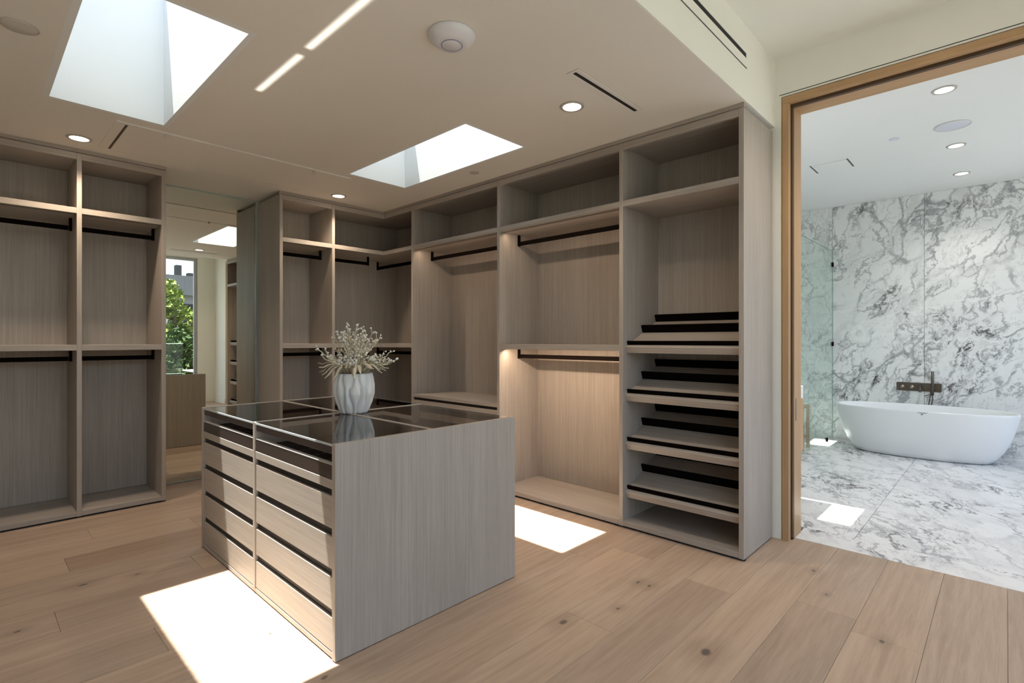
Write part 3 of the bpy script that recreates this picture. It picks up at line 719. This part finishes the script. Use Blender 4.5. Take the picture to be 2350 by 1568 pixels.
for a in ((2.208, 2.880, 1.622, 1.648), (2.208, 2.880, 1.673, 1.699), (2.208, 2.226, 1.6485, 1.6725), (2.860, 2.880, 1.6485, 1.6725)): box('frame', a[0], a[1], a[2], a[3], CEIL - .004, CEIL - .0003, TRIMW, v, bev=.0008)
box('painted_shadow_line', 2.205, 2.883, 1.619, 1.702, CEIL - .0002, CEIL - .00005, GREYTRIM, v, bev=0)  # grey plate imitating a thin shadow around the frame
box('slot', 2.2265, 2.8595, 1.6485, 1.6725, CEIL - .0015, CEIL - .0004, BLACK, v, bev=0)
v = empty('air_slot', (2.0, SOFFIT_Y, 2.975), 'long black linear air slot set in the cream soffit face', 'vent')
for a in ((.90, 3.205, 3.020, 3.036), (.90, 3.205, 2.938, 2.990), (3.190, 3.205, 2.9905, 3.0195)): box('frame', a[0], a[1], SOFFIT_Y - .005, SOFFIT_Y - .0003, a[2], a[3], CREAM, v, bev=.0008)
box('slot', .905, 3.1895, SOFFIT_Y - .002, SOFFIT_Y - .0004, 2.9905, 3.0195, BLACK, v, bev=0)
box('shadow_gap', .905, 3.205, SOFFIT_Y - .0015, SOFFIT_Y - .0004, 2.9335, 2.9375, BLACK, v, bev=0)
pn = empty('ceiling_hatch', (1.48, 4.48, CEIL), 'removable ceiling access panel with reveals in front of the mirror', 'panel')
box('panel', .745, 2.215, 4.182, 4.820, CEIL - .006, CEIL - .0005, WHITE, pn)
box('side_margin', .675, .730, 4.150, 4.830, CEIL - .004, CEIL - .0005, WHITE, pn)
box('reveal', .731, .744, 4.160, 4.815, CEIL - .0012, CEIL - .0002, plain('brown_reveal', (.10, .07, .05), .7), pn, bev=0)
box('edge_trim', .675, 2.330, 4.155, 4.1805, CEIL - .0095, CEIL - .0005, TRIMW, pn)
for x in (.955, 2.014):
    lathe('latch', [(0, -.022), (.010, -.021), (.013, -.016), (.008, -.010), (.008, -.001)], (x, 4.195, CEIL - .005), GREYW, pn, 16)
for q in range(48): box('perforated_strip', .76 + q * .030, .76 + q * .030 + .019, 4.822, 4.834, CEIL - .0065, CEIL - .0005, TRIMW, pn, bev=0)

# ------------------------------------------------------------------ bathroom
def bathtub():
    TCX, TCY, TH = 7.55, 0.718, 0.545
    bm = bmesh.new(); seg = 72
    def ring(a, b, z, off=0.0, p=2.35):
        out = []
        for i in range(seg):
            th = 2 * math.pi * i / seg; c, s_ = math.cos(th), math.sin(th)
            out.append(bm.verts.new((TCX + b * math.copysign(abs(s_) ** (2 / p), s_), TCY + off + a * math.copysign(abs(c) ** (2 / p), c), z)))
        return out
    outer = [(.585, .235, 0.0), (.618, .262, .012), (.662, .292, .06), (.712, .322, .14), (.758, .350, .24), (.790, .370, .34), (.814, .384, .44), (.828, .392, .52), (.831, .393, TH - .006), (.828, .391, TH)]
    inner = [(.812, .375, TH), (.806, .370, TH - .008), (.790, .352, .42), (.740, .318, .28), (.660, .272, .17), (.560, .215, .12)]
    rg = [ring(a, b, z) for a, b, z in outer] + [ring(a, b, z) for a, b, z in inner]
    for A, B in zip(rg, rg[1:]):
        for i in range(seg): bm.faces.new((A[i], A[(i + 1) % seg], B[(i + 1) % seg], B[i]))
    bm.faces.new(rg[0][::-1]); bm.faces.new(rg[-1])
    t = mesh_obj('bathtub', bm, ACRYL, (TCX, TCY, 0.001), None, True, label='white oval freestanding bathtub on the marble bathroom floor', cat='bathtub')
    t.location.z += 0.001
    bk = plain('tub_logo_grey', (.10, .11, .12), .4)
    x = TCX - .391
    box('overflow_slot', x - .0035, x + .012, .618, .702, .5275, .5315, bk, t, bev=0)
    box('overflow_mark', x - .003, x + .010, .655, .672, .508, .516, bk, t, bev=0)
    return t
bathtub()
tp = empty('tub_filler', (8.078, .78, .745), 'dark wall-mounted tub filler plate with knobs, spout and hand shower', 'tap')
XT = XBATH - .0225
box('plate', XT - .012, XT, .562, .998, .694, .796, GUN, tp)
for y in (.937, .842):
    bm = bmesh.new(); add_tube(bm, [(XT - .0125, y, .746), (XT - .045, y, .746)], .021, 18); mesh_obj('knob', bm, plain('warm_knob', (.42, .33, .27), .3, .9), (XT - .0125, y, .746), tp, True)
tube('spout', [(XT - .0125, .756, .745), (XT - .09, .756, .742), (XT - .12, .756, .730), (XT - .125, .756, .690)], .013, GUN, tp, 12)
tube('holder', [(XT - .0125, .642, .745), (XT - .05, .642, .745)], .012, GUN, tp, 12)
tube('hand_shower', [(XT - .062, .642, .655), (XT - .062, .642, .945)], .0145, GUN, tp, 12)
tube('hose', [(XT - .062, .642, .654), (XT - .062, .640, .60), (XT - .058, .655, .53), (XT - .045, .62, .42), (XT - .04, .60, .34), (XT - .035, .64, .30), (XT - .03, .68, .36), (XT - .02, .68, .55), (XT - .012, .66, .692)], .006, GUN, tp, 8)
sg = empty('shower_screen', (6.6, 1.700, 0), 'frameless green-tinted glass shower screen left of the tub', 'shower screen')
box('glass', 5.20, XBATH - .025, 1.695, 1.705, .004, 2.520, GREENGLASS, sg, bev=0)
ED = plain('glass_edge_green', (.30, .42, .38), .2)
box('glass_edge', 5.20, XBATH - .025, 1.6945, 1.7055, 2.5205, 2.5245, ED, sg, bev=0)
box('glass_edge', XBATH - .0248, XBATH - .0225, 1.6945, 1.7055, .004, 2.520, ED, sg, bev=0)
for z in (2.34, 1.27): box('clamp', XBATH - .065, XBATH - .023, 1.686, 1.714, z - .028, z + .028, BRONZE, sg)
for x in (5.6, 7.75): box('clamp', x - .03, x + .03, 1.688, 1.712, .001, .045, BRONZE, sg)
DB = 'bathroom ceiling downlights'
for x, y, lb in ((4.835, .322, 'lit downlight in the bathroom ceiling nearest to the door head'), (6.295, .335, 'lit downlight in the bathroom ceiling just beyond the round speaker'), (7.388, .347, 'lit bathroom downlight closest to the marble wall')):
    downlight(x, y, BCEIL, lb, DB, 15, (1.0, .95, .90))
SPK = plain('speaker_mesh', (.66, .67, .74), .6)
s_ = disc('ceiling_speaker', 5.690, .327, BCEIL, .118, 'round white ceiling speaker between two bathroom downlights', 'speaker', SPK, .006)
lathe('speaker_rim', [(.119, -.0004), (.124, -.005), (.121, -.007), (.119, -.0004)], (5.690, .327, BCEIL), TRIMW, s_, 40)
disc('ceiling_cover', 5.71, .724, BCEIL, .042, 'small flat round cover on the bathroom ceiling by the hatch', 'cover', SPK, .005)
hp = empty('exhaust_hatch', (6.16, 1.31, BCEIL), 'square white exhaust hatch with dark slits in the bathroom ceiling', 'vent')
box('panel', 6.015, 6.310, 1.150, 1.458, BCEIL - .005, BCEIL - .0005, BATHP, hp)
for ya, yb in ((1.134, 1.148), (1.460, 1.474)): box('slit', 6.005, 6.318, ya, yb, BCEIL - .0012, BCEIL - .0003, plain('dark_slit', (.10, .10, .09), .7), hp, bev=0)
vn = empty('floating_vanity', (4.40, 1.66, .40), 'floating oak vanity with thick white counter just behind the door jamb', 'vanity')
box('cabinet', 4.00, 4.735, 1.216, 2.098, .40, .845, JZ, vn); box('counter', 3.99, 4.742, 1.209, 2.098, .8455, .945, plain('white_counter', (.84, .84, .86), .3), vn)
for xa, xb in ((4.004, 4.355), (4.360, 4.731)): box('drawer', xa, xb, 1.206, 1.2155, .42, .842, JZ, vn)
st = empty('shower_stool', (7.0, 1.90, 0), 'small teak stool standing behind the shower glass', 'stool')
TEAK = oak_laminate('teak', 'x', (.62, .40, .22), (.46, .28, .14))
for q in range(4): box('slat', 6.86, 7.16, 1.745 + q * .085, 1.745 + q * .085 + .075, .505, .528, TEAK, st)
for x in (6.88, 7.14):
    for y in (1.765, 2.055): box('leg', x - .018, x + .018, y - .018, y + .018, .0015, .5045, TEAK, st)
    box('stretcher', x - .012, x + .012, 1.784, 2.036, .12, .15, TEAK, st)

# ------------------------------------------------------------------ outdoors, partly seen in the mirror
def leaves(bm, rnd, c, rad, n_, size):
    for _ in range(n_):
        d = Vector((rnd.gauss(0, 1), rnd.gauss(0, 1), rnd.gauss(0, 1))).normalized() * rnd.uniform(.55, 1.0)
        p = Vector(c) + Vector((d.x * rad[0], d.y * rad[1], d.z * rad[2]))
        u = Vector((rnd.gauss(0, 1), rnd.gauss(0, 1), rnd.gauss(0, .6))).normalized(); w = u.orthogonal().normalized()
        s = size * rnd.uniform(.6, 1.3)
        a = [bm.verts.new(p + u * s), bm.verts.new(p + w * s * .5 + Vector((0, 0, s * .15))), bm.verts.new(p - u * s), bm.verts.new(p - w * s * .5)]
        bm.faces.new(a)
TRUNK = plain('bark', (.16, .12, .08), .9)
LEAFS = [leaf_mat('leaf_bright', (.08, .14, .022), (.24, .29, .065)), leaf_mat('leaf_deep', (.025, .06, .018), (.085, .14, .04))]
def tree(x, y, ztop, spread, label, mi, seed):
    rt = random.Random(seed); r = empty('garden_tree', (x, y, -3), label, 'tree', 'garden trees outside the window')
    tube('trunk', [(x, y, -3), (x + .1, y, -1.4), (x - .05, y + .1, ztop - 1.2)], [.16, .12, .05], TRUNK, r, 8)
    bm = bmesh.new()
    for _ in range(11):
        c = (x + rt.uniform(-1, 1) * spread * .55, y + rt.uniform(-1, 1) * spread * .5, ztop - .55 - rt.random() * (ztop + 2.6) * .85)
        leaves(bm, rt, c, (spread * .55, spread * .5, .66), 760, .09)
    mesh_obj('foliage', bm, LEAFS[mi], (x, y, ztop - 1), r, kind='stuff')
tree(4.7, -8.4, 3.5, 1.0, 'bright green tree left in the mirror, rising higher than its neighbours', 0, 3)
tree(6.4, -10.2, 3.1, 1.1, 'yellow-green tree in the mirror close to the window frame', 0, 4)
tree(4.2, -5.2, 1.9, 0.85, 'darker green small tree low behind the balcony glass in the mirror', 1, 5)
tree(8.8, -13.0, 4.3, 1.2, 'tall thin-topped tree beside the far house in the mirror', 1, 6)
tree(1.3, -8.8, 2.9, 1.3, 'garden tree beyond the window, straight behind the camera', 0, 7)
tree(-2.2, -8.8, 2.6, 1.4, 'garden tree beyond the window, left behind the camera', 1, 8)
tree(9.2, -8.6, 2.0, 1.0, 'garden tree outside the bathroom window', 0, 9)
tree(12.4, -8.4, 2.4, 1.3, 'garden tree far outside the bathroom window towards the tub', 1, 10)
hs = empty('far_house', (13.0, -40, -3), 'pale house with grey roof and dark chimneys seen far off in the mirror', 'house')
HW = plain('house_wall', (.16, .17, .19), .8); HR = plain('house_roof', (.055, .062, .075), .8); HC = plain('chimney_dark', (.008, .011, .016), .8)
box('wall', 8.5, 19, -44, -38, -3, 5.0, HW, hs, bev=0)
prismy = [(8.1, 5.0), (19.4, 5.0), (17.2, 6.6), (10.3, 6.6)]
prism('roof', prismy, -44.4, -37.6, HR, hs)
for x in (12.55, 13.45): box('chimney', x - .2, x + .2, -40.5, -39.8, 6.0 if x > 13 else 6.4, 7.7 if x < 13 else 7.1, HC, hs, bev=0)
for x in (10.2, 13.0, 15.6): box('window', x - .6, x + .6, -38.02, -37.96, 2.8, 4.3, HC, hs, bev=0)
bl = empty('balcony', (1.6, -2.9, 0), 'balcony with clear glass balustrade and white ledge outside the window', 'balcony')
box('deck_bounce_slab', 5.60, 9.0, -5.4, -3.051, -.20, -.03, plain('balcony_stone', (.50, .50, .50), .7), bl, bev=0)  # unseen slab added to bounce sunlight into the bathroom
box('deck_bounce_slab', -1.6, 9.0, -3.05, BACKY - .13 - .72, -.20, -.03, bpy.data.materials['balcony_stone'], bl, bev=0)  # extended unseen past the balcony to bounce more sunlight indoors
box('deck_bounce_slab', -1.6, XO - .02, BACKY - .13 - .7195, BACKY - .13, -.20, -.03, bpy.data.materials['balcony_stone'], bl, bev=0)
box('balustrade_glass', -1.4, 3.55, -2.965, -2.953, -.02, 1.235, GLASS, bl, bev=0)
box('top_rail', -1.4, 3.55, -2.967, -2.951, 1.2355, 1.245, plain('rail_edge', (.55, .66, .62), .3), bl, bev=0)
box('ledge', 3.56, 4.1, -3.05, -2.0, .50, .62, plain('white_ledge', (.85, .85, .84), .5), bl)
box('parapet', 3.58, 4.08, -3.03, -2.02, -.02, .4995, plain('parapet_white', (.72, .72, .70), .6), bl, bev=0)
gd = box('ground', -14, 40, -60, 20, -3.2, -3.0, plain('dry_ground', (.16, .15, .11), .9), bev=0, kind='structure')
